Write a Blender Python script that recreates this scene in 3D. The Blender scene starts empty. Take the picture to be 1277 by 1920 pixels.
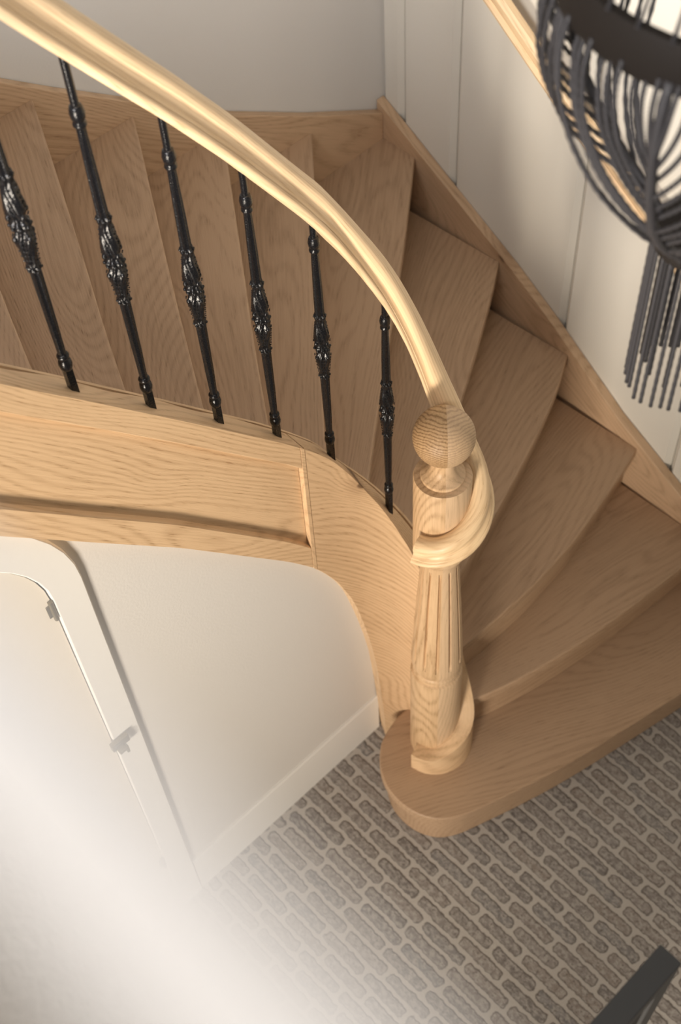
import bpy, bmesh, math, random
from mathutils import Vector, Matrix
random.seed(7)
S = bpy.context.scene
COL = S.collection
PI = math.pi

# ------------------------------------------------------------------ camera
H = 3.6537                      # eye height over the brick floor (stair rise .185)
R = .185
cam_d = bpy.data.cameras.new('camera')
cam_d.sensor_fit = 'VERTICAL'; cam_d.sensor_height = 36.0
cam_d.lens = 2472.3 / 1920 * 36
cam_d.clip_start = .01
cam_d.dof.use_dof = True
cam_d.dof.focus_distance = 2.42
cam_d.dof.aperture_fstop = 4.4
cam = bpy.data.objects.new('camera', cam_d); COL.objects.link(cam)
ROWS = ((0.71976801, -0.5862298, 0.3718449), (-0.69284183, -0.57293724, 0.43785057), (-0.04363727, -0.57278053, -0.81854642))
cam.matrix_world = Matrix([[ROWS[i][0], -ROWS[i][1], -ROWS[i][2], (0, 0, H)[i]] for i in range(3)] + [[0, 0, 0, 1]])
S.camera = cam

# ------------------------------------------------------------------ world, lights, exposure
S.view_settings.view_transform = 'Standard'; S.view_settings.look = 'None'
S.view_settings.gamma = 1; S.view_settings.use_curve_mapping = False
S.view_settings.exposure = 0.0
W = bpy.data.worlds.new('world'); S.world = W; W.use_nodes = True
W.node_tree.nodes['Background'].inputs[0].default_value = (.80, .90, 1.0, 1)
W.node_tree.nodes['Background'].inputs[1].default_value = .42

def area(name, loc, target, sx, sy, power, col):
    d = bpy.data.lights.new(name, 'AREA'); d.shape = 'RECTANGLE'; d.size = sx; d.size_y = sy
    d.energy = power; d.color = col
    o = bpy.data.objects.new(name, d); COL.objects.link(o); o.location = loc
    o.rotation_euler = (Vector(target) - Vector(loc)).to_track_quat('-Z', 'Y').to_euler()
    return o
area('garden_door_daylight', (-2.6, -.55, 1.0), (.6, 1.3, 1.9), .75, .9, 61, (1.0, .885, .745)).data.spread = math.radians(95)
area('added_landing_light', (-1.6, .25, 3.6), (1.0, 1.4, 2.3), 1.0, 1.1, 34, (1.0, .955, .93)).data.spread = math.radians(76)  # added unseen area light, brightens the upper rail, stairs and walls
area('added_overhead_light', (.1, .35, 5.2), (.1, .35, 0), 1.0, 1.0, 23, (1.0, .97, .95))  # added area light under the closed ceiling, brightens cap rail and treads

# ------------------------------------------------------------------ node helpers
class NT:
    def __init__(s, name, rough=.5, spec=.5):
        s.m = bpy.data.materials.new(name); s.m.use_nodes = True
        s.n = s.m.node_tree.nodes; s.l = s.m.node_tree.links
        s.b = s.n['Principled BSDF']
        s.b.inputs['Roughness'].default_value = rough
        s.b.inputs['Specular IOR Level'].default_value = spec
    def put(s, sock, v):
        if isinstance(v, bpy.types.NodeSocket): s.l.new(v, sock)
        elif v is not None: sock.default_value = v
    def math(s, op, a, b=None, c=None, clamp=False):
        n = s.n.new('ShaderNodeMath'); n.operation = op; n.use_clamp = clamp
        s.put(n.inputs[0], a); s.put(n.inputs[1], b); s.put(n.inputs[2], c); return n.outputs[0]
    def vmath(s, op, a, b=None):
        n = s.n.new('ShaderNodeVectorMath'); n.operation = op
        s.put(n.inputs[0], a); s.put(n.inputs[1], b)
        return n.outputs['Value'] if op in ('DOT_PRODUCT', 'LENGTH', 'DISTANCE') else n.outputs[0]
    def noise(s, vec, scale, detail=3, rough=.5, dist=0):
        n = s.n.new('ShaderNodeTexNoise'); s.put(n.inputs['Vector'], vec)
        n.inputs['Scale'].default_value = scale; n.inputs['Detail'].default_value = detail
        n.inputs['Roughness'].default_value = rough; n.inputs['Distortion'].default_value = dist
        return n.outputs['Fac']
    def ramp(s, fac, stops):
        n = s.n.new('ShaderNodeValToRGB'); s.put(n.inputs[0], fac)
        e = n.color_ramp.elements
        while len(e) > 1: e.remove(e[-1])
        e[0].position = stops[0][0]; e[0].color = (*stops[0][1], 1)
        for p, c in stops[1:]:
            q = e.new(p); q.color = (*c, 1)
        return n.outputs[0]
    def step(s, fac, a, b, lo=0., hi=1.):
        n = s.n.new('ShaderNodeMapRange'); n.interpolation_type = 'SMOOTHSTEP'
        s.put(n.inputs['Value'], fac)
        n.inputs['From Min'].default_value = a; n.inputs['From Max'].default_value = b
        n.inputs['To Min'].default_value = lo; n.inputs['To Max'].default_value = hi
        return n.outputs['Result']
    def mix(s, fac, a, b, mode='MIX'):
        n = s.n.new('ShaderNodeMix'); n.data_type = 'RGBA'; n.blend_type = mode
        s.put(n.inputs[0], fac); s.put(n.inputs[6], a if isinstance(a, bpy.types.NodeSocket) else (*a, 1))
        s.put(n.inputs[7], b if isinstance(b, bpy.types.NodeSocket) else (*b, 1)); return n.outputs[2]
    def bump(s, height, dist, strength=1.):
        n = s.n.new('ShaderNodeBump'); s.put(n.inputs['Height'], height)
        n.inputs['Distance'].default_value = dist; n.inputs['Strength'].default_value = strength
        s.l.new(n.outputs[0], s.b.inputs['Normal'])
    def attr(s, name):
        n = s.n.new('ShaderNodeAttribute'); n.attribute_name = name; return n.outputs['Vector']
    def objrand(s):
        return s.n.new('ShaderNodeObjectInfo').outputs['Random']
    def coord(s, k='Object'):
        return s.n.new('ShaderNodeTexCoord').outputs[k]
    def color(s, c): s.put(s.b.inputs['Base Color'], c if isinstance(c, bpy.types.NodeSocket) else (*c, 1))

def wood(name, light, dark, halves=False, knots=True, rc=.26, ball=False, rough=.46):
    t = NT(name, .52, .4)
    if halves:       # newel: two glued blocks, their seam facing the room
        g0 = t.coord()
        sd = t.math('GREATER_THAN', t.vmath('DOT_PRODUCT', g0, (.72, -.69, 0.)), .004)
        c = t.n.new('ShaderNodeCombineXYZ'); t.put(c.inputs[0], t.math('MULTIPLY', sd, 3.7)); t.put(c.inputs[2], t.math('MULTIPLY', sd, .43))
        g1 = t.vmath('ADD', g0, c.outputs[0])
        sx = t.n.new('ShaderNodeSeparateXYZ'); t.put(sx.inputs[0], g1)
        cc = t.n.new('ShaderNodeCombineXYZ'); t.put(cc.inputs[0], sx.outputs[2]); t.put(cc.inputs[1], sx.outputs[0]); t.put(cc.inputs[2], sx.outputs[1])
        g = cc.outputs[0]
    else:
        sd = None
        r = t.objrand(); c = t.n.new('ShaderNodeCombineXYZ')
        t.put(c.inputs[0], t.math('MULTIPLY', r, 23.)); t.put(c.inputs[1], t.math('MULTIPLY', r, 7.)); t.put(c.inputs[2], t.math('MULTIPLY', r, 5.))
        g = t.vmath('ADD', t.attr('gco'), c.outputs[0])
    lowf = t.noise(t.vmath('MULTIPLY', g, (.95, 4.2, 4.2)), 1., 1, .4)
    sp = t.n.new('ShaderNodeSeparateXYZ'); t.put(sp.inputs[0], g)
    ph = t.math('ADD', t.math('ADD', t.math('MULTIPLY', sp.outputs[1], 470.), t.math('MULTIPLY', sp.outputs[2], 200.)), t.math('MULTIPLY', lowf, 230.))
    kd = None
    if knots:
        v = t.n.new('ShaderNodeTexVoronoi'); t.put(v.inputs['Vector'], t.vmath('MULTIPLY', g, (2.6, 6.0, .6))); v.inputs['Scale'].default_value = 1.
        sc_ = t.n.new('ShaderNodeSeparateColor'); t.put(sc_.inputs[0], v.outputs['Color'])
        kd = t.math('ADD', v.outputs['Distance'], t.math('MULTIPLY', t.math('LESS_THAN', sc_.outputs[0], .62), 3.))
        ph = t.math('ADD', ph, t.math('MULTIPLY', t.step(kd, .0, .42, 1., 0.), 22.))
    ph = t.math('ADD', ph, t.math('MULTIPLY', t.noise(t.vmath('MULTIPLY', g, (9., 60., 60.)), 1., 2), 3.))
    if ball:
        sg = t.math('MULTIPLY_ADD', sd, 2., -1.)
        lat = t.vmath('DOT_PRODUCT', g0, (.72, -.69, 0.)); frt = t.vmath('DOT_PRODUCT', g0, (-.69, -.72, 0.))
        cq = t.n.new('ShaderNodeCombineXYZ')
        t.put(cq.inputs[0], t.math('MULTIPLY', t.math('SUBTRACT', lat, t.math('MULTIPLY', sg, .018)), .8)); t.put(cq.inputs[1], t.math('SUBTRACT', frt, .045))
        sz = t.n.new('ShaderNodeSeparateXYZ'); t.put(sz.inputs[0], g0); t.put(cq.inputs[2], t.math('ADD', t.math('SUBTRACT', sz.outputs[2], 1.583 - R), .035))
        ph = t.math('ADD', t.math('MULTIPLY', t.vmath('LENGTH', cq.outputs[0]), 1250.), t.math('MULTIPLY', t.noise(g0, 30., 2), 14.))
    ring = t.math('POWER', t.math('MULTIPLY_ADD', t.math('SINE', ph), .5, .5), 2.2)
    fibre = t.noise(t.vmath('MULTIPLY', g, (9., 260., 260.)), 1., 3, .6)
    pore = t.step(t.noise(t.vmath('MULTIPLY', g, (26., 620., 620.)), 1., 2, .5), .56, .72)
    broad = t.noise(t.vmath('MULTIPLY', g, (1.1, 4., 4.)), 1., 3)
    f = t.math('MULTIPLY', ring, rc)
    f = t.math('ADD', f, t.math('MULTIPLY', t.math('SUBTRACT', fibre, .5), 1.0))
    f = t.math('ADD', f, t.math('MULTIPLY', t.math('SUBTRACT', broad, .45), .9))
    f = t.math('ADD', f, t.math('MULTIPLY', t.math('MULTIPLY', pore, ring), .7), clamp=True)
    col = t.mix(f, light, dark)
    if halves: col = t.mix(t.math('MULTIPLY', sd, .35), col, (.66, .50, .35))
    if kd is not None:
        n1 = t.noise(t.vmath('MULTIPLY', g, (30., 60., 60.)), 1., 2)
        kk = t.step(t.math('ADD', kd, t.math('MULTIPLY', n1, .05)), .055, .085, 1., 0.)
        col = t.mix(t.math('MULTIPLY', kk, .85), col, (.07, .038, .02))
        halo = t.step(kd, .06, .22, .30, 0.)
        col = t.mix(halo, col, (.22, .12, .06))
    t.color(col)
    t.bump(t.math('SUBTRACT', fibre, t.math('MULTIPLY', pore, .6)), .0007, .45)
    t.put(t.b.inputs['Roughness'], t.math('MULTIPLY_ADD', f, .15, rough))
    return t.m

OAK = wood('oak', (.73, .51, .305), (.42, .255, .13), rc=.33)
OAK_TREAD = wood('oak_tread', (.475, .320, .202), (.255, .158, .090), rc=.20)
OAK_NEWEL = wood('oak_newel', (.68, .465, .27), (.34, .20, .09), halves=True, knots=False, rc=.34)
OAK_STRING = wood('oak_wall_string', (.61, .42, .265), (.33, .205, .115))
OAK_BALL = wood('oak_ball', (.49, .32, .165), (.19, .10, .04), halves=True, knots=False, rc=.6, ball=True)
OAK_RAIL = wood('oak_rail', (.85, .63, .385), (.54, .345, .18), knots=False, rough=.36)

def iron():
    t = NT('black_iron', .28, .36); t.color((.007, .007, .008)); t.b.inputs['Metallic'].default_value = .0
    n = t.noise(t.coord(), 420., 3); t.bump(n, .0008, .5)
    t.put(t.b.inputs['Roughness'], t.step(n, .3, .7, .16, .30)); return t.m
IRON = iron()

def plaster(name, c, bump=.0006):
    t = NT(name, .85, .2)
    n = t.noise(t.coord('Object'), 2.2, 4); n2 = t.noise(t.coord('Object'), 160., 4)
    t.color(t.mix(t.math('MULTIPLY', n, .5), c, tuple(x * .93 for x in c)))
    t.bump(n2, bump, .5); return t.m
WALL = plaster('painted_plaster', (.70, .68, .65))
PANEL = plaster('painted_panel', (.72, .69, .62), .0003)
TRIM = plaster('painted_trim', (.80, .785, .75), .0002)
DOORP = plaster('door_leaf_paint', (.78, .71, .60), .0003)
CARPET = plaster('taupe_carpet', (.16, .145, .125), .003)
CEIL = plaster('ceiling_paint', (.82, .81, .78))
CAP = plaster('white_gallery_paint', (.82, .79, .76), .0002)

def plain(name, c, rough=.5, metal=0., spec=.5):
    t = NT(name, rough, spec); n = t.noise(t.coord(), 60., 3)
    t.color(t.mix(t.math('MULTIPLY', n, .35), c, tuple(x * .8 for x in c)))
    t.b.inputs['Metallic'].default_value = metal; return t.m
STEEL = plain('charcoal_steel', (.052, .052, .052), .55)
STEEL_SHADE = plain('shaded_steel_side', (.010, .010, .010), .6)  # same steel as the frame, shade of the unlit side put into its colour
BEAD = plain('dark_bead', (.027, .025, .027), .6, 0, .5)
BAND = plain('dark_bronze_band', (.012, .009, .007), .7, .0, .2)
BRASS = plain('antique_brass', (.22, .18, .10), .4, .8)

def brick():
    t = NT('clinker_pavers', .8, .3)
    g = t.coord('Object')
    sp = t.n.new('ShaderNodeSeparateXYZ'); t.put(sp.inputs[0], g)
    # per-course coordinate: courses run along y, .0425 m apart in x, pavers about .158 m long
    wob = t.noise(g, 14., 2); wob2 = t.noise(t.vmath('ADD', g, (5., 3., 1.)), 55., 3)
    wx = t.math('MULTIPLY', t.math('SUBTRACT', wob2, .5), .013)
    n3 = t.noise(t.vmath('ADD', g, (1., 9., 4.)), 60., 3)
    wy = t.math('MULTIPLY', t.math('SUBTRACT', n3, .5), .014)
    x = t.math('ADD', t.math('ADD', sp.outputs[0], wx), t.math('MULTIPLY', t.math('SUBTRACT', wob, .5), .008)); 
    PX, PY = .0425, .158
    cx = t.math('DIVIDE', t.math('ADD', x, .0165), PX)
    ci = t.math('FLOOR', cx); cf = t.math('SUBTRACT', cx, ci)
    wn = t.n.new('ShaderNodeTexWhiteNoise'); wn.noise_dimensions = '1D'; t.put(wn.inputs['W'], ci)
    par = t.math('MODULO', t.math('ABSOLUTE', ci), 2.)
    off = t.math('ADD', t.math('MULTIPLY', par, .5), t.math('MULTIPLY', wn.outputs['Value'], .42))
    y = t.math('ADD', sp.outputs[1], wy)
    cy = t.math('ADD', t.math('DIVIDE', y, PY), off)
    cyi = t.math('FLOOR', cy); cyf = t.math('SUBTRACT', cy, cyi)
    # signed distance to a rounded rectangle
    dx = t.math('SUBTRACT', t.math('MULTIPLY', t.math('ABSOLUTE', t.math('SUBTRACT', cf, .5)), PX), .0055)
    dy = t.math('SUBTRACT', t.math('MULTIPLY', t.math('ABSOLUTE', t.math('SUBTRACT', cyf, .5)), PY), .0625)
    dx = t.math('MAXIMUM', dx, 0.); dy = t.math('MAXIMUM', dy, 0.)
    d = t.math('SQRT', t.math('ADD', t.math('MULTIPLY', dx, dx), t.math('MULTIPLY', dy, dy)))
    inside = t.step(d, .0085, .0125, 1., 0.)
    rim = t.math('MULTIPLY', inside, t.step(d, .0045, .0100))
    cv = t.n.new('ShaderNodeCombineXYZ'); t.put(cv.inputs[0], ci); t.put(cv.inputs[1], cyi)
    wc = t.n.new('ShaderNodeTexWhiteNoise'); wc.noise_dimensions = '2D'; t.put(wc.inputs['Vector'], cv.outputs[0])
    bc = t.ramp(wc.outputs['Value'], [(0., (.19, .172, .160)), (.25, (.26, .235, .22)), (.5, (.28, .24, .21)), (.7, (.215, .210, .210)), (.85, (.30, .265, .24)), (1., (.195, .178, .170))])
    blot = t.noise(t.vmath('MULTIPLY', g, (1., .6, 1.)), 90., 5, .65)
    bc = t.mix(t.step(blot, .40, .62, 0., .85), bc, (.43, .40, .37))
    bc = t.mix(t.step(t.noise(t.vmath('ADD', g, (2., 2., 8.)), 120., 4), .52, .7, 0., .75), bc, (.13, .11, .098))
    bc = t.mix(t.math('MULTIPLY', rim, .75), bc, (.11, .09, .078))
    mort = t.mix(t.noise(g, 260., 3), (.53, .495, .455), (.44, .41, .375))
    t.color(t.mix(inside, mort, bc))
    hgt = t.math('ADD', t.math('MULTIPLY', t.step(d, .006, .0125, 1., 0.), .8), t.math('MULTIPLY', blot, .35))
    t.bump(hgt, .004, .55)
    return t.m
BRICK = brick()

# ------------------------------------------------------------------ mesh helpers
def link(name, bm, mat, parent=None, smooth=False, gco=None, bevel=0, seg=2, loc=None):
    me = bpy.data.meshes.new(name); bm.normal_update(); bm.to_mesh(me); bm.free()
    if isinstance(mat, (list, tuple)):
        for m in mat: me.materials.append(m)
    else: me.materials.append(mat)
    if gco is not None:
        a = me.attributes.new('gco', 'FLOAT_VECTOR', 'POINT')
        for i, v in enumerate(me.vertices): a.data[i].vector = gco[i] if isinstance(gco, list) else gco(v.co)
    if smooth:
        for p in me.polygons: p.use_smooth = True
        if smooth != 'all':
            try: me.set_sharp_from_angle(angle=math.radians(smooth if isinstance(smooth, (int, float)) and smooth > 1 else 40))
            except Exception: pass
    o = bpy.data.objects.new(name, me); COL.objects.link(o)
    if loc: o.location = loc
    if parent: o.parent = parent
    if bevel:
        b = o.modifiers.new('bevel', 'BEVEL'); b.width = bevel; b.segments = seg; b.limit_method = 'ANGLE'; b.angle_limit = math.radians(50)
    return o
def tag(o, label, cat, group=None):
    o['label'] = label; o['category'] = cat
    if group: o['group'] = group
    return o
def thing(name, label, cat, loc=(0, 0, 0), group=None):
    o = bpy.data.objects.new(name, None); COL.objects.link(o); o.location = loc
    return tag(o, label, cat, group)
def struct(o): o['kind'] = 'structure'; return o
def box(bm, a, b):
    vs = [bm.verts.new((x, y, z)) for x in (a[0], b[0]) for y in (a[1], b[1]) for z in (a[2], b[2])]
    for f in ((0, 1, 3, 2), (4, 6, 7, 5), (0, 4, 5, 1), (2, 3, 7, 6), (0, 2, 6, 4), (1, 5, 7, 3)): bm.faces.new([vs[i] for i in f])
def prism(bm, poly, lo, hi, axis='z'):
    """extrude a polygon (list of 2-tuples) between lo and hi along axis"""
    def P(p, h): return (p[0], p[1], h) if axis == 'z' else ((p[0], h, p[1]) if axis == 'y' else (h, p[0], p[1]))
    a = [bm.verts.new(P(p, lo)) for p in poly]; b = [bm.verts.new(P(p, hi)) for p in poly]
    n = len(poly)
    for i in range(n): bm.faces.new((a[i], a[(i + 1) % n], b[(i + 1) % n], b[i]))
    bm.faces.new(a[::-1]); bm.faces.new(b)
    bmesh.ops.recalc_face_normals(bm, faces=bm.faces)
def lathe(bm, prof, n=32, mod=None, cx=0, cy=0):
    """prof: list of (r,z). mod(r,z,theta)->r"""
    rings = []
    for r, z in prof:
        rings.append([bm.verts.new((cx + (mod(r, z, 2 * PI * k / n) if mod else r) * math.cos(2 * PI * k / n),
                                    cy + (mod(r, z, 2 * PI * k / n) if mod else r) * math.sin(2 * PI * k / n), z)) for k in range(n)])
    for a, b in zip(rings, rings[1:]):
        for k in range(n): bm.faces.new((a[k], a[(k + 1) % n], b[(k + 1) % n], b[k]))
    bm.faces.new(rings[0][::-1]); bm.faces.new(rings[-1])
def lerp(x, tab):
    if x <= tab[0][0]: return tab[0][1]
    for (a, p), (b, q) in zip(tab, tab[1:]):
        if x <= b: return p + (q - p) * (x - a) / (b - a)
    return tab[-1][1]
def smooth_tab(tab, x, w=.012):
    return (lerp(x - w, tab) + lerp(x, tab) * 2 + lerp(x + w, tab)) / 4
def sphere(bm, c, r, u=12, v=8, sc=(1, 1, 1)):
    m = Matrix.Translation(c) @ Matrix.Diagonal((*sc, 1))
    bmesh.ops.create_uvsphere(bm, u_segments=u, v_segments=v, radius=r, matrix=m)

# ------------------------------------------------------------------ plan path of the inner string and the handrail
NX, NY = 1.212, 1.092
def circ(a, r=.08): return (NX + r * math.cos(math.radians(a)), NY + r * math.sin(math.radians(a)))
PTS = [(0.0, 1.30), (.3, 1.3), (.6, 1.3), (.85, 1.30), (1.0, 1.30), (1.08, 1.298), (1.155, 1.287), (1.217, 1.258), (1.262, 1.212), (1.287, 1.155)] + [circ(a) for a in (0, -25, -50, -75, -100, -125, -150, -176)]
def catmull(P, n):
    P = [Vector(P[0]) * 2 - Vector(P[1])] + [Vector(p) for p in P] + [Vector(P[-1]) * 2 - Vector(P[-2])]
    out = []
    for i in range(1, len(P) - 2):
        a, b, c, d = P[i - 1:i + 3]
        for k in range(n):
            t = k / n
            out.append(.5 * ((2 * b) + (c - a) * t + (2 * a - 5 * b + 4 * c - d) * t * t + (3 * b - a - 3 * c + d) * t ** 3))
    out.append(P[-2]); return out
PATH = catmull(PTS, 14)
SS = [0]
for a, b in zip(PATH, PATH[1:]): SS.append(SS[-1] + (b - a).length)
def at_s(s):
    s = min(max(s, 0), SS[-1])
    for i in range(len(SS) - 1):
        if s <= SS[i + 1]:
            t = (s - SS[i]) / (SS[i + 1] - SS[i]); p = PATH[i].lerp(PATH[i + 1], t)
            i0, i1 = max(i - 1, 0), min(i + 2, len(PATH) - 1)
            T = (PATH[i1] - PATH[i0]).normalized()
            return p, T, Vector((-T.y, T.x))
def s_range(a, b, step=.012):
    n = max(2, int(math.ceil((b - a) / step))); return [a + (b - a) * i / n for i in range(n + 1)]

RAIL_Z = [(-.2, 3.90), (0, 3.63), (.3, 3.228), (.668, 2.724), (.734, 2.637), (.85, 2.486), (.936, 2.368), (1.0, 2.274), (1.062, 2.182), (1.1, 2.124), (1.156, 2.025), (1.191, 1.958),
          (1.225, 1.893), (1.257, 1.82), (1.289, 1.735), (1.315, 1.658), (1.347, 1.570), (1.38, 1.50), (1.402, 1.462), (1.423, 1.432), (1.45, 1.400), (1.49, 1.368), (1.53, 1.338), (1.57, 1.312), (1.61, 1.292), (1.67, 1.272)]
TOP_Z = [(-.2, 3.04), (.10, 2.672), (.479, 2.212), (.577, 2.097), (.755, 1.883), (.948, 1.647), (1.025, 1.545), (1.074, 1.472), (1.1, 1.42), (1.15, 1.316), (1.197, 1.218), (1.241, 1.115), (1.274, 1.035),
         (1.33, .875), (1.38, .68), (1.41, .545), (1.43, .465), (1.45, .40), (1.50, .345), (1.555, .322), (1.595, .285), (1.61, .272), (1.67, .268)]
BOT_Z = [(-.2, 2.65), (.10, 2.27), (.369, 1.934), (.509, 1.766), (.678, 1.565), (.923, 1.245), (.99, 1.147), (1.025, 1.079), (1.062, .996), (1.1, .882), (1.125, .764), (1.15, .62), (1.17, .46), (1.182, .25), (1.19, .0)]

def sweep(name, ss, section, mat, parent, cap=True, smooth=None, gmode='slope', bevel=0):
    """section(s) -> list of (n, z) around; constant count"""
    bm = bmesh.new(); rows = []; g = []
    for s in ss:
        p, T, N = at_s(s)
        row = []
        for (n, z) in section(s):
            row.append(bm.verts.new((p.x + N.x * n, p.y + N.y * n, z)))
            if gmode == 'slope': g.append((s * .63 - z * .77, s * .77 + z * .63, n))
            elif gmode == 'rail': g.append((s * 1.6, n, z - smooth_tab(RAIL_Z, s)))
            else: g.append((z, s, n))
        rows.append(row)
    k = len(rows[0])
    for a, b in zip(rows, rows[1:]):
        for i in range(k): bm.faces.new((a[i], a[(i + 1) % k], b[(i + 1) % k], b[i]))
    if cap: bm.faces.new(rows[0][::-1]); bm.faces.new(rows[-1])
    bmesh.ops.recalc_face_normals(bm, faces=bm.faces)
    return link(name, bm, mat, parent, smooth=smooth or False, gco=g, bevel=bevel)

# ------------------------------------------------------------------ the setting
bm = bmesh.new(); box(bm, (-4.2, -4.2, -.1), (2.36, 2.42, 0)); struct(link('floor', bm, BRICK))
bm = bmesh.new()
GR = [.86, 1.098, 1.54, 1.985]
ys = [-3.0, -2.56, -2.12, -1.68, -1.24, -.80, -.36, .08, .52, .80, 1.10, 1.54, 1.985, 2.19, 2.272]
for a, b in zip(ys, ys[1:]):            # tall painted boards with a v-groove between them
    e = .017
    prism(bm, [(2.218, a + .002), (2.204, a + e), (2.204, b - e), (2.218, b - .002), (2.23, b), (2.23, a)], 0, 5.3)
box(bm, (2.229, -3.0, 0), (2.36, 2.42, 5.3))
struct(link('wall_right', bm, PANEL))
bm = bmesh.new(); box(bm, (-3.4, 2.264, 0), (2.24, 2.42, 5.3)); struct(link('wall_back', bm, WALL))
bm = bmesh.new(); box(bm, (-3.4, -1.95, 0), (2.22, -1.8, 5.3)); struct(link('wall_front', bm, WALL))  # unseen front wall, added to block light on the lower treads
bm = bmesh.new(); box(bm, (-4.0, -4.0, 5.3), (2.36, 2.42, 5.42)); struct(link('ceiling', bm, CEIL))

# wall under the stair, its top following the string, with the arched door opening
DXC, IA, IB, IZ, OA, OB, OZ = .0, .413, .317, 1.655, .480, .40, 1.665
def arch(a, b, z0, n=26): return [(DXC + a * math.cos(PI * k / n), z0 + b * math.sin(PI * k / n)) for k in range(n + 1)]
bm = bmesh.new()
tops = [(s, max(smooth_tab(BOT_Z, s) + .001, .01)) for s in (-.1, .2, .369, .509, .678, .923, .99, 1.025)] + [(1.085, 1.01), (1.13, .87), (1.17, .70), (1.20, .45), (1.218, .25)]
poly = [(DXC + IA, 0), (1.218, 0)] + [(x, z) for x, z in reversed(tops)]
poly += [(-1.6, 2.95), (-1.6, 0), (DXC - IA, 0)] + arch(IA, IB, IZ)[::-1]
wl = [(p[0], p[1]) for p in poly]
a = [bm.verts.new((x, 1.306, z)) for x, z in wl]; b = [bm.verts.new((x, 1.345, z)) for x, z in wl]
n = len(wl)
for i in range(n): bm.faces.new((a[i], a[(i + 1) % n], b[(i + 1) % n], b[i]))
f1 = bm.faces.new(a); f2 = bm.faces.new(b[::-1])
bmesh.ops.triangulate(bm, faces=[f1, f2]); bmesh.ops.recalc_face_normals(bm, faces=bm.faces)
struct(link('wall_under_stair', bm, WALL))
bm = bmesh.new(); prism(bm, [(1.307, 0), (1.298, 0), (1.298, .192), (1.301, .2), (1.307, .2)], OA + .002, 1.192, 'x')
struct(link('baseboard_under_stair', bm, TRIM, bevel=0))

d1 = bpy.data.objects.new('door_1', None); COL.objects.link(d1); struct(d1)
def band(bm, a1, b1, z1, a2, b2, z2, y0, y1):
    i = [(DXC + a1, 0)] + arch(a1, b1, z1) + [(DXC - a1, 0)]
    o = [(DXC + a2, 0)] + arch(a2, b2, z2) + [(DXC - a2, 0)]
    V = [[bm.verts.new((x, y, z)) for x, z in q] for q, y in ((i, y0), (o, y0), (o, y1), (i, y1))]
    for k in range(len(i) - 1):
        for m in range(4): bm.faces.new((V[m][k], V[(m + 1) % 4][k], V[(m + 1) % 4][k + 1], V[m][k + 1]))
    for k in (0, len(i) - 1): bm.faces.new([V[m][k] for m in range(4)])
    bmesh.ops.recalc_face_normals(bm, faces=bm.faces)
bm = bmesh.new(); band(bm, IA, IB, IZ, OA, OB, OZ, 1.294, 1.310); link('door_frame', bm, TRIM, d1, smooth=40, bevel=.003)
bm = bmesh.new(); prism(bm, [(DXC - IA, .01), (DXC + IA - .001, .01)] + arch(IA - .003, IB - .003, IZ), 1.300, 1.335, 'y'); lf = link('door_leaf', bm, DOORP, d1)
bm = bmesh.new()
box(bm, (.400, 1.282, 1.055), (.445, 1.294, 1.082)); box(bm, (.407, 1.266, 1.058), (.425, 1.283, 1.068)); box(bm, (.425, 1.270, 1.035), (.432, 1.281, 1.062))
link('door_latch', bm, BRASS, d1, bevel=.002)
for hz in (1.63, .35):
    bm = bmesh.new(); lathe(bm, [(.0, hz - .03), (.005, hz - .03), (.005, hz + .03), (.0, hz + .03)], 12, None, .407, 1.297); box(bm, (.396, 1.2975, hz - .018), (.41, 1.3005, hz + .018)); link('door_hinge', bm, BRASS, d1, smooth=50)

# gallery floor and its white balustrade close below the photographer
bm = bmesh.new(); box(bm, (-3.4, -3.0, 2.40), (.085, 1.27, 2.59)); box(bm, (-3.4, 1.3455, 2.40), (.20, 2.264, 2.59))
struct(link('floor_gallery', bm, CARPET))
gb = thing('gallery_balustrade', 'white flat-bar rail of the upper gallery, a pale out-of-focus blur across the lower left corner', 'railing', (-.09, -.2, 2.59))
bm = bmesh.new(); prism(bm, [(x + .09, z - 2.59) for x, z in [(.0014, 3.583), (.0012, 3.584), (.0016, 3.5855), (.003, 3.586), (.0104, 3.586), (.012, 3.585), (.0126, 3.583), (.0126, 3.579)]], -1.15, 1.26, 'y')
link('cap_rail', bm, CAP, gb, smooth=50)
for yy in (-1.1, 1.22):
    bm = bmesh.new(); box(bm, (.088, yy - .02, .0), (.100, yy + .02, .9885)); link('post', bm, CAP, gb, bevel=.002)

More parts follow.
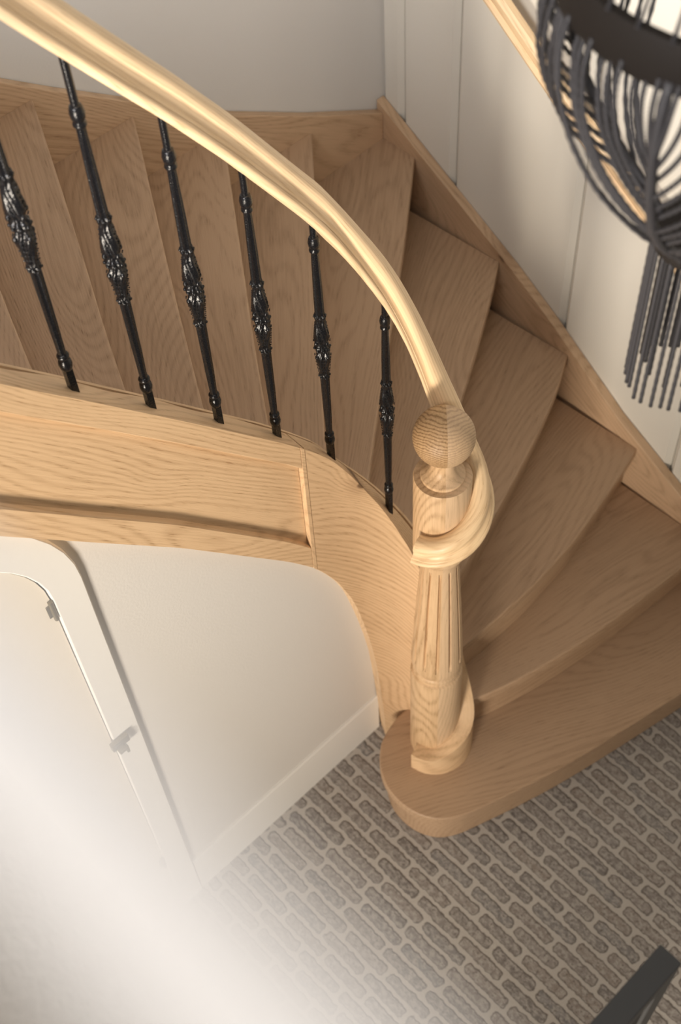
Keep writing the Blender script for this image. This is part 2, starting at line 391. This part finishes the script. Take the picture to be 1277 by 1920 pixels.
# ------------------------------------------------------------------ staircase
st = thing('staircase', 'light oak winder staircase curving down between the white walls to the brick floor', 'staircase', (1.4, 1.3, 0))
SX, SY = 1.4, 1.3
def stp(name, bm, mat, **k):
    bmesh.ops.translate(bm, verts=bm.verts, vec=(-SX, -SY, 0))
    return link(name, bm, mat, st, **k)
XW, YW = 2.176, 2.238
T1 = [(1.262, 1.205), (1.23, 1.214), (1.19, 1.216), (1.142, 1.207), (1.102, 1.193), (1.071, 1.170), (1.041, 1.138), (1.020, 1.10), (1.010, 1.059), (1.009, 1.015), (1.017, .974), (1.034, .938), (1.060, .907), (1.10, .881), (1.153, .860), (1.316, .806), (1.489, .759), (1.821, .688), (XW, .622)]
NOS = {
 2: [(1.296, 1.046), (1.343, 1.026), (1.473, .986), (1.654, .947), (1.838, .922), (2.048, .902), (XW, .893)],
 3: [(1.300, 1.112), (1.370, 1.104), (1.458, 1.101), (1.56, 1.100), (1.661, 1.104), (1.807, 1.119), (1.912, 1.139), (2.068, 1.172), (XW, 1.198)],
 4: [(1.290, 1.150), (1.38, 1.186), (1.466, 1.212), (1.597, 1.252), (1.805, 1.323), (2.018, 1.406), (XW, 1.487)],
 5: [(1.262, 1.228), (1.45, 1.338), (1.719, 1.492), (1.889, 1.590), (2.048, 1.686), (XW, 1.768)],
 6: [(1.210, 1.322), (1.272, 1.383), (1.509, 1.575), (1.863, 1.852), (XW, 2.110)],
 7: [(1.095, 1.318), (1.185, 1.430), (1.373, 1.645), (1.581, 1.872), (1.900, YW)],
 8: [(.962, 1.318), (1.031, 1.425), (1.165, 1.621), (1.333, 1.856), (1.538, 2.144), (1.606, YW)],
 9: [(.824, 1.318), (.876, 1.414), (.985, 1.607), (1.108, 1.820), (1.270, 2.094), (1.354, YW)],
 10: [(.683, 1.318), (.723, 1.411), (.800, 1.580), (.892, 1.770), (1.021, 2.043), (1.112, YW)],
 11: [(.540, 1.318), (.570, 1.411), (.647, 1.620), (.73, 1.83), (.895, YW)],
 12: [(.40, 1.318), (.45, 1.55), (.66, YW)],
 13: [(.27, 1.318), (.30, 1.55), (.43, YW)],
 14: [(.14, 1.318), (.15, 1.55), (.20, YW)],
}
def shift(poly, d):
    out = []
    for i, p in enumerate(poly):
        a = Vector(poly[max(i - 1, 0)]); b = Vector(poly[min(i + 1, len(poly) - 1)])
        t = (b - a).normalized(); nn = Vector((-t.y, t.x)); q = Vector(p) + nn * d; out.append((q.x, q.y))
    return out
def smooth_poly(P, n=5):
    return [(v.x, v.y) for v in catmull(P, n)]
inner_face = []
def clamp_in(p):
    x = min(p[0], XW); y = min(p[1], YW); return (x, y)
def grain(nos, k):
    a = Vector(nos[0]); b = Vector(nos[-1]); d = (b - a).normalized(); e = Vector((-d.y, d.x))
    return lambda c: ((c.x + SX) * d.x + (c.y + SY) * d.y, (c.x + SX) * e.x + (c.y + SY) * e.y, c.z * .9 + k * 1.7)
TH = .036
for k in range(1, 15):
    front = smooth_poly(T1 if k == 1 else NOS[k], 4)
    nos = T1[6:] if k == 1 else NOS[k]
    if k == 1:
        back = [clamp_in(p) for p in shift(smooth_poly(NOS[2], 4), .04)]
        poly = front + [(XW, back[-1][1])] + back[::-1][1:]
    elif k < 14:
        back = [clamp_in(p) for p in shift(smooth_poly(NOS[k + 1], 4), .04)]
        corner = [(XW, YW)] if k == 6 else []
        poly = front + corner + back[::-1]
    else:
        poly = front + [(.201, YW), (.201, 1.318)]
    cl = [poly[0]]
    for p in poly[1:]:
        if (Vector(p) - Vector(cl[-1])).length > .004: cl.append(p)
    if (Vector(cl[0]) - Vector(cl[-1])).length < .004: cl.pop()
    z = k * R
    if k == 14: continue
    bm = bmesh.new(); prism(bm, cl, z - TH, z)
    stp('tread', bm, OAK_TREAD, gco=grain(nos, k), bevel=.005, seg=3)
    # riser under the nosing
    rf = shift(T1 if k == 1 else NOS[k], .024 if k > 1 else .019)
    rf = [clamp_in(p) for p in smooth_poly(rf, 4)]; rb = [clamp_in(p) for p in shift(rf, .016)]
    bm = bmesh.new(); prism(bm, rf + rb[::-1], (k - 1) * R + .001, z - TH - .0005)
    stp('riser', bm, OAK_TREAD, gco=grain(nos, k + 30))
# top riser against the gallery floor
bm = bmesh.new(); rf = [(.205, 1.335), (.205, YW), (.221, YW), (.221, 1.335)]; prism(bm, rf, 13 * R, 14 * R - .0); stp('riser', bm, OAK_TREAD, gco=grain(NOS[14], 44))

# wall strings
RT = [(.55, .22), (.80, .36), (1.02, .482), (1.28, .625), (1.475, .765), (1.552, .822), (1.72, .930), (1.90, 1.030), (2.10, 1.142), (2.262, 1.232)]
bm = bmesh.new()
prof = RT + [(2.262, .70), (1.9, .45), (1.5, .2), (1.2, .002), (.55, .002)]
prism(bm, prof, 2.173, 2.203, 'x')
stp('wall_string', bm, OAK_STRING, gco=lambda c: (c.y * .87 + c.z * .5, -c.y * .5 + c.z * .87, c.x), bevel=.003)
BT = [(.21, 2.66), (.6, 2.33), (.85, 2.10), (1.054, 1.925), (1.169, 1.838), (1.336, 1.718), (1.649, 1.495), (1.896, 1.348), (2.172, 1.200)]
bm = bmesh.new()
prof = BT + [(2.172, .75), (1.6, .9), (1.0, 1.4), (.5, 1.85), (.21, 2.1)]
prism(bm, prof, 2.234, 2.262, 'y')
stp('wall_string', bm, OAK_STRING, gco=lambda c: (-c.x * .83 + c.z * .55 + 3, c.x * .55 + c.z * .83, c.y), bevel=.003)

# inner string: panelled straight length
st_parent = st
def sweep_st(*a, **k):
    o = sweep(*a, **k)
    for v in o.data.vertices: v.co.x -= SX; v.co.y -= SY
    return o
def sec_straight(s):
    t = smooth_tab(TOP_Z, s, .004) if s < 1.05 else smooth_tab(TOP_Z, s); b = smooth_tab(BOT_Z, s); lt = b + .083; o = -.0275; r = -.0145
    w = .0045 * math.cos(2 * PI * (s - .57) / .153)
    return [(.029 + w, t), (o + .003, t), (o, t - .004), (o, t - .070), (o + .0005, t - .072), (r, t - .073), (r, lt + .004), (o + .003, lt + .001), (o, lt - .003), (o, b + .002), (o + .002, b), (.0275, b)]
def sec_plain(s):
    t = smooth_tab(TOP_Z, s); b = smooth_tab(BOT_Z, s, .006); o = -.0275
    if s > 1.19: b = 0
    if s > 1.285: b = R + .0005
    return [(.0275, t), (o + .003, t), (o, t - .004), (o, b + .002), (o + .002, b), (.0275, b)]
sweep_st('inner_string', s_range(.0, .988, .02), sec_straight, OAK, st, smooth=None)
sweep_st('curved_string', s_range(1.0, 1.19, .012) + s_range(1.193, SS[-1], .012)[0:], sec_plain, OAK, st, smooth=35)
# joint post between panel and curve
def sec_post(s):
    t = smooth_tab(TOP_Z, s) - .0; b = smooth_tab(BOT_Z, s); o = -.0285
    return [(.0275, t - .001), (o, t - .002), (o, b + .001), (.0275, b + .001)]
sweep_st('string_joint', [.9895, .9985], sec_post, OAK, st)
# slim strip standing behind the string, with a shadow gap
def sec_strip(s):
    t = smooth_tab(TOP_Z, s) - .002
    return [(.046, t), (.037, t), (.037, t - .05), (.046, t - .05)]
sweep_st('capping_strip', s_range(.42, 1.32, .02), sec_strip, OAK, st, smooth=35)

# ------------------------------------------------------------------ handrail
hr = None
HALF = [(0, .033), (.010, .0315), (.0175, .0265), (.0215, .019), (.0212, .011), (.0188, .005), (.0192, .000), (.0220, -.0045), (.0262, -.0070), (.0272, -.0080), (.0272, -.0100), (.0305, -.0115), (.0322, -.0160), (.0308, -.0225), (.0240, -.0265)]
def sec_rail(s):
    z = smooth_tab(RAIL_Z, s, .02)
    sl = (smooth_tab(RAIL_Z, s - .01, .02) - smooth_tab(RAIL_Z, s + .01, .02)) / .02
    k = math.sqrt(1 + min(sl, 1.7) ** 2)
    pts = HALF + [(0, -.0275)] + [(-a, b) for a, b in HALF[:0:-1]]
    return [(a, z + b * k) for a, b in pts]
o = sweep('handrail', s_range(.0, SS[-1], .012), sec_rail, OAK_RAIL, None, smooth=60, gmode='rail')
tag(o, 'thick moulded pale oak handrail sweeping down in a curve and coiling round the newel post', 'handrail')

# ------------------------------------------------------------------ newel post
nw = thing('newel_post', 'turned oak newel post with fluted shaft and round ball top on the bottom step', 'newel post', (NX, NY, R))
def nz(z): return z - R
NA = math.radians(223.9)
bm = bmesh.new()
low = [(.0, .001), (.066, .001), (.067, .006), (.067, nz(.615)), (.066, nz(.622)), (.0605, nz(.626)), (.0595, nz(.632)), (.062, nz(.637)), (.062, nz(.645)), (.0585, nz(.650)), (.0, nz(.650))]
def octo(r, z, th):
    if r > .0655: return r * (1 + .006 * math.cos(8 * (th - NA)))
    return r
lathe(bm, low, 64, octo); lo = link('base_block', bm, OAK_NEWEL, nw, smooth=40)
bm = bmesh.new()
fl = [(.0, nz(.650)), (.0585, nz(.650)), (.0615, nz(.658)), (.0645, nz(.668)), (.0655, nz(.682)), (.0652, nz(.700))]
zz = [.70 + (1.135 - .70) * i / 16 for i in range(1, 17)]
fl += [(.0652 - (.0652 - .0435) * ((z - .70) / .435) ** 1.15, nz(z)) for z in zz]
fl += [(.043, nz(1.15)), (.05, nz(1.165)), (.056, nz(1.175)), (.062, nz(1.19)), (.062, nz(1.21)), (.0, nz(1.21))]
def flute(r, z, th):
    zz = z + R
    if zz < .705 or zz > 1.125 or r < .02: return r
    e = min(1, (zz - .705) / .012, (1.125 - zz) / .012)
    d = ((th - NA) / (2 * PI) * 12 + .5) % 1.0
    q = abs(d - .5) * 2      # 0 at flute centre .. 1
    return r - (.0070 * e if q < .15 else 0)
lathe(bm, fl, 180, flute); link('fluted_shaft', bm, OAK_NEWEL, nw, smooth=30)
bm = bmesh.new()
up = [(.0, nz(1.2101)), (.062, nz(1.2101)), (.062, nz(1.452)), (.0605, nz(1.456)), (.0475, nz(1.457)), (.0468, nz(1.464)), (.044, nz(1.4665)), (.036, nz(1.471)), (.029, nz(1.480)), (.0255, nz(1.492)), (.025, nz(1.504)), (.027, nz(1.515)), (.030, nz(1.524)), (.0, nz(1.526))]
lathe(bm, up, 64); uo = link('upper_block', bm, OAK_NEWEL, nw, smooth=35)
bm = bmesh.new(); sphere(bm, (0, 0, nz(1.583)), .0635, 48, 32); link('ball_finial', bm, OAK_BALL, nw, smooth='all')

# ------------------------------------------------------------------ balusters
MID = 0.
def shaft_bm():
    bm = bmesh.new()
    prof = [(.0, -.42), (.0062, -.42), (.0062, -.30)]
    prof += [(.0062, -.272), (.0066, -.262), (.0085, -.08), (.0085, .09), (.0078, .16), (.0062, .252), (.0060, .27), (.0058, .50), (.0, .50)]
    def md(r, z, th):
        if -.262 < z < .255: return r * (1 + .10 * math.cos(8 * th))
        if z <= -.27: return r * (1.05 / max(abs(math.cos(th)), abs(math.sin(th))) * .93)
        return r
    P = []
    for (r0, z0), (r1, z1) in zip(prof, prof[1:]):
        m = max(1, int(abs(z1 - z0) / .05))
        for i in range(m): P.append((r0 + (r1 - r0) * i / m, z0 + (z1 - z0) * i / m))
    P.append(prof[-1]); lathe(bm, P, 32, md); return bm
def knuckle_bm(flip):
    bm = bmesh.new(); f = -1 if flip else 1
    prof = [(.006, -.020), (.0086, -.018), (.0098, -.014), (.0110, -.007), (.0100, .001), (.008, .004), (.0076, .006), (.0096, .009), (.0100, .012), (.0085, .015), (.006, .017)]
    prof = [(r, z * f) for r, z in (prof if not flip else prof[::-1])]
    lathe(bm, prof, 24); return bm
def ornament_bm():
    bm = bmesh.new()
    pr = [(.0085, -.082), (.0108, -.080), (.0100, -.075), (.0088, -.070), (.0095, -.060), (.0118, -.045), (.0138, -.030), (.0140, -.022), (.0118, -.012), (.0105, -.008),
          (.0135, -.004), (.0150, .001), (.0138, .006), (.0105, .010), (.0115, .014), (.0142, .024), (.0146, .034), (.0132, .050), (.0108, .066), (.0092, .076), (.0100, .081), (.0112, .085), (.0100, .090), (.0085, .091)]
    P = []
    for (r0, z0), (r1, z1) in zip(pr, pr[1:]):
        for i in range(2): P.append((r0 + (r1 - r0) * i / 2, z0 + (z1 - z0) * i / 2))
    P.append(pr[-1])
    def md(r, z, th):      # four acanthus leaves above and below the middle knot
        if -.075 < z < -.010 or .012 < z < .076:
            lz = (abs(z) - .012) / .063
            w = math.cos(4 * th); v = math.cos(8 * th + 9 * lz)
            return r * (1 + .11 * w * (1 - lz * .5) + .07 * v)
        if -.010 <= z <= .012: return r * (1 + .09 * math.cos(8 * th))
        return r * (1 + .12 * math.cos(8 * th))
    lathe(bm, P, 64, md)
    for q in range(4):
        th0 = q * PI / 2
        for sgn in (1, -1):
            for j in range(6):      # row of small beads climbing each leaf
                t = j / 5; z = sgn * (.020 + .046 * t); rr = .0155 - .0045 * t
                for dth in (.18 + .18 * t,):
                    for s2 in (1, -1):
                        th = th0 + PI / 4 + s2 * dth * .6
                        sphere(bm, (rr * math.cos(th), rr * math.sin(th), z), .0014, 6, 4)
        for sgn, zc in ((1, .020), (-1, -.019)):   # scroll at each leaf foot
            sphere(bm, (.0142 * math.cos(th0), .0142 * math.sin(th0), zc), .0042, 10, 6, (1, 1, 1.3))
    for q in range(8):
        th = q * PI / 4 + .2
        sphere(bm, (.0146 * math.cos(th), .0146 * math.sin(th), .001), .0030, 8, 5)
        sphere(bm, (.0106 * math.cos(th), .0106 * math.sin(th), -.080), .0022, 8, 5)
        sphere(bm, (.0106 * math.cos(th), .0106 * math.sin(th), .086), .0024, 8, 5)
    return bm
BPOS = [(.578, 2.440, -.35), (.703, 2.282, -.346), (.831, 2.132, -.345), (.957, 1.966, -.335), (1.090, 1.785, -.348), (None, 1.518, -.325)]
WHERE = ['leftmost black iron baluster, its top cut off by the left edge of the photo',
         'second black iron baluster from the left, the first whose top is seen meeting the handrail',
         'third black iron baluster from the left',
         'fourth black iron baluster from the left',
         'fifth black iron baluster from the left, just above where the string starts to curve',
         'shortest-looking black iron baluster, rightmost of the row beside the ball-topped newel post']
srcs = None
for i, (x, zm, zb) in enumerate(BPOS):
    if x is None:
        p = Vector((1.219, 1.261)); s0 = 1.2265
    else: p = Vector((x, 1.30)); s0 = x
    ztop = smooth_tab(RAIL_Z, s0) - .015; zbot = smooth_tab(TOP_Z, s0) - .012
    t = thing('baluster', WHERE[i], 'baluster', (p.x, p.y, zm), 'black cast iron balusters under the handrail')
    bm = shaft_bm()
    for v in bm.verts:
        v.co.z = max(min(v.co.z, ztop - zm), zbot - zm)
    link('shaft', bm, IRON, t, smooth=50)
    if srcs is None:
        k1 = link('collar', knuckle_bm(False), IRON, t, smooth=50, loc=(0, 0, -.276))
        k2 = link('collar', knuckle_bm(True), IRON, t, smooth=50, loc=(0, 0, .262))
        orn = link('leaf_ornament', ornament_bm(), IRON, t, smooth=50); srcs = (k1, k2, orn)
    else:
        for o in srcs:
            c = o.copy(); COL.objects.link(c); c.parent = t

# ------------------------------------------------------------------ handrail on the right wall
WR = [(1.0, 1.207), (1.172, 1.326), (1.5, 1.545), (1.646, 1.646), (1.818, 1.770), (2.20, 2.04)]
bm = bmesh.new(); rows = []; g = []
sec = [(.000, .000), (.004, -.010), (.016, -.014), (.030, -.012), (.038, -.004), (.034, .008), (.040, .018), (.040, .034), (.030, .044), (.014, .044), (.003, .034), (.004, .016), (.010, .008)]
for y, z in WR:
    rows.append([bm.verts.new((2.118 + a, y, z + b * 1.15)) for a, b in sec]); g += [(y * 1.2, a, b) for a, b in sec]
for a, b in zip(rows, rows[1:]):
    for i in range(len(sec)): bm.faces.new((a[i], a[(i + 1) % len(sec)], b[(i + 1) % len(sec)], b[i]))
bm.faces.new(rows[0][::-1]); bm.faces.new(rows[-1]); bmesh.ops.recalc_face_normals(bm, faces=bm.faces)
for v in bm.verts: v.co.y -= 1.6; v.co.z -= 1.6; v.co.x -= 2.14
wh = thing('wall_handrail', 'oak handrail fixed to the panelled right wall, mostly behind the dark beaded chandelier', 'handrail', (2.14, 1.6, 1.6))
link('rail', bm, OAK_RAIL, wh, smooth=40, gco=g)
for yy in (1.25, 2.0):
    zz = lerp(yy, WR)
    bm = bmesh.new()
    prism(bm, [(.020, zz - 1.6 - .012), (.020, zz - 1.6 - .045), (.064, zz - 1.6 - .075), (.064, zz - 1.6 - .055), (.034, zz - 1.6 - .035), (.034, zz - 1.6 - .012)], yy - 1.606, yy - 1.594, 'y')
    for v in bm.verts: v.co.x -= .002
    link('bracket', bm, IRON, wh)

# ------------------------------------------------------------------ beaded chandelier
CXC, CYC, Z0, ZR, RR = 1.04, .551, 2.589, 2.94, .198
ch = thing('chandelier', 'large dark string-of-beads chandelier with bowl shape and hanging fringe at upper right', 'chandelier', (CXC, CYC, Z0))
PR = [(0, .050), (.02, .066), (.06, .107), (.10, .143), (.15, .176), (.20, .196), (.26, .209), (.31, .208), (.335, .200)]
def strand(points, r, n=6, bead=.0):
    bm = bmesh.new(); rings = []
    for i, p in enumerate(points):
        a = Vector(points[max(i - 1, 0)]); b = Vector(points[min(i + 1, len(points) - 1)]); t = (b - a).normalized()
        u = t.cross(Vector((0, 1, .01))).normalized(); w = t.cross(u)
        rr = r * (1 if (bead == 0 or i % 2) else bead)
        rings.append([bm.verts.new(Vector(p) + (u * math.cos(2 * PI * k / n) + w * math.sin(2 * PI * k / n)) * rr) for k in range(n)])
    for a, b in zip(rings, rings[1:]):
        for k in range(n): bm.faces.new((a[k], a[(k + 1) % n], b[(k + 1) % n], b[k]))
    bm.faces.new(rings[0][::-1]); bm.faces.new(rings[-1]); bmesh.ops.recalc_face_normals(bm, faces=bm.faces)
    return bm
bm = bmesh.new()
for zlo, zhi, r0, r1 in ((ZR - .028 - Z0, ZR + .022 - Z0, .190, .200),):
    prof = [(r1, zlo), (r1 + .002, zlo + .004), (r1 + .002, zhi - .004), (r1, zhi), (r0, zhi), (r0, zlo)]
    n = 96; V = [[bm.verts.new((r * math.cos(2 * PI * k / n), r * math.sin(2 * PI * k / n), z)) for k in range(n)] for r, z in prof]
    for a in range(len(prof)):
        for k in range(n): bm.faces.new((V[a][k], V[a][(k + 1) % n], V[(a + 1) % len(prof)][(k + 1) % n], V[(a + 1) % len(prof)][k]))
bmesh.ops.recalc_face_normals(bm, faces=bm.faces); link('ring_band', bm, BAND, ch, smooth=50)
bm = bmesh.new()
lathe(bm, [(.0, -.012), (.052, -.012), (.058, -.008), (.060, .0), (.058, .008), (.048, .012), (.0, .012)], 48); link('lower_ring', bm, BAND, ch, smooth=50)
SPINE0, NSP, NPS = math.radians(191), 4, 12      # garlands of strands gathered onto four cords
nseg = 40
half = PI / NSP
for side in (1, -1):
    for q in range(NPS):
        u = (q + .5) / NPS                       # 0 beside the cord .. 1 midway to the next
        zend = .27 * (1 - u) ** .9 + .004
        pts = []
        for j in range(nseg + 1):
            t = j / nseg; z = .335 + (zend - .335) * t
            a = side * half * u * (1 - t ** 2.2) + side * .015
            r = smooth_tab(PR, z, .012) * (1.0 - .035 * ((q * 7) % 3) / 2)
            pts.append((r * math.cos(a), r * math.sin(a), z))
        src = None
        for k in range(NSP):
            if src is None: src = c = link('bead_strand', strand(pts, .0022, 6, 1.4), BEAD, ch, smooth='all')
            else: c = src.copy(); COL.objects.link(c); c.parent = ch
            c.rotation_euler = (0, 0, SPINE0 + 2 * PI * k / NSP)
cp = [(smooth_tab(PR, z, .012) * .99, 0, z) for z in [.335 - .33 * j / 30 for j in range(31)]]
src = None
for k in range(NSP):
    if src is None: src = c = link('gathering_cord', strand(cp, .0055, 8, 1.15), BEAD, ch, smooth='all')
    else: c = src.copy(); COL.objects.link(c); c.parent = ch
    c.rotation_euler = (0, 0, SPINE0 + 2 * PI * k / NSP)
fp = [(0, 0, -.005 - .245 * j / 30) for j in range(31)]
fs = None
for rr, nn, sc in ((.056, 28, 1.), (.034, 9, .9)):
    for k in range(nn):
        a = 2 * PI * k / nn + random.uniform(-.04, .04)
        if fs is None: fs = link('fringe_strand', strand(fp, .0023, 6, 1.2), BEAD, ch, smooth='all'); c = fs
        else: c = fs.copy(); COL.objects.link(c); c.parent = ch
        c.location = (rr * math.cos(a), rr * math.sin(a), 0); c.scale = (1, 1, sc * random.uniform(.97, 1.02))
# lamp stem and upper ring of strands drawn in to the ceiling cup
bm = bmesh.new(); lathe(bm, [(.0, .10), (.010, .10), (.010, .16), (.006, .17), (.006, 2.69), (.05, 2.70), (.05, 2.711), (.0, 2.711)], 20); link('stem', bm, BAND, ch, smooth=50)
up_pts = []
for j in range(25):
    t = j / 24; z = .372 + .55 * t; r = .195 * (1 - t) ** 1.2 * .97 + .012
    up_pts.append((r, 0, z))
us = link('upper_strand', strand(up_pts, .0017, 6, 1.4), BEAD, ch, smooth='all')
for k in range(1, 36):
    c = us.copy(); COL.objects.link(c); c.parent = ch; c.rotation_euler = (0, 0, 2 * PI * k / 36)

# ------------------------------------------------------------------ steel door at the lower right
DZ = 2.0
sd = thing('steel_door', 'charcoal steel framed door leaf with shade-darkened panels seen from above at the lower right corner', 'door', (.2, .117, 0))
Y0, Y1 = -.0165, .0165
bm = bmesh.new(); box(bm, (-.62, Y0, DZ - .045), (.377, Y1, DZ)); link('top_rail', bm, STEEL, sd, bevel=.0015)
bm = bmesh.new(); box(bm, (-.62, Y0, .012), (.377, Y1, .20)); link('bottom_rail', bm, STEEL, sd, bevel=.0015)
for a in (-.62, .337):
    bm = bmesh.new(); box(bm, (a, Y0, .2005), (a + .04, Y1, DZ - .0455)); link('stile', bm, STEEL, sd, bevel=.0015)
for zz in (.78, 1.38):
    bm = bmesh.new(); box(bm, (-.5795, Y0 + .004, zz), (.3365, Y1 - .004, zz + .025)); link('glazing_bar', bm, STEEL, sd)
for a, b in ((.2005, .7795), (.8055, 1.3795), (1.4055, DZ - .0455)):
    bm = bmesh.new(); box(bm, (-.5795, -.012, a), (.3365, .012, b)); link('door_panel', bm, STEEL_SHADE, sd)  # opaque panels, the side's shade put into their colour
bm = bmesh.new(); 
for sg in (-1, 1):
    box(bm, (.352, min(sg * .0165, sg * .05), 1.03), (.362, max(sg * .0165, sg * .05), 1.04)); box(bm, (.25, min(sg * .045, sg * .055), 1.028), (.362, max(sg * .045, sg * .055), 1.042))
link('lever_handle', bm, STEEL, sd)
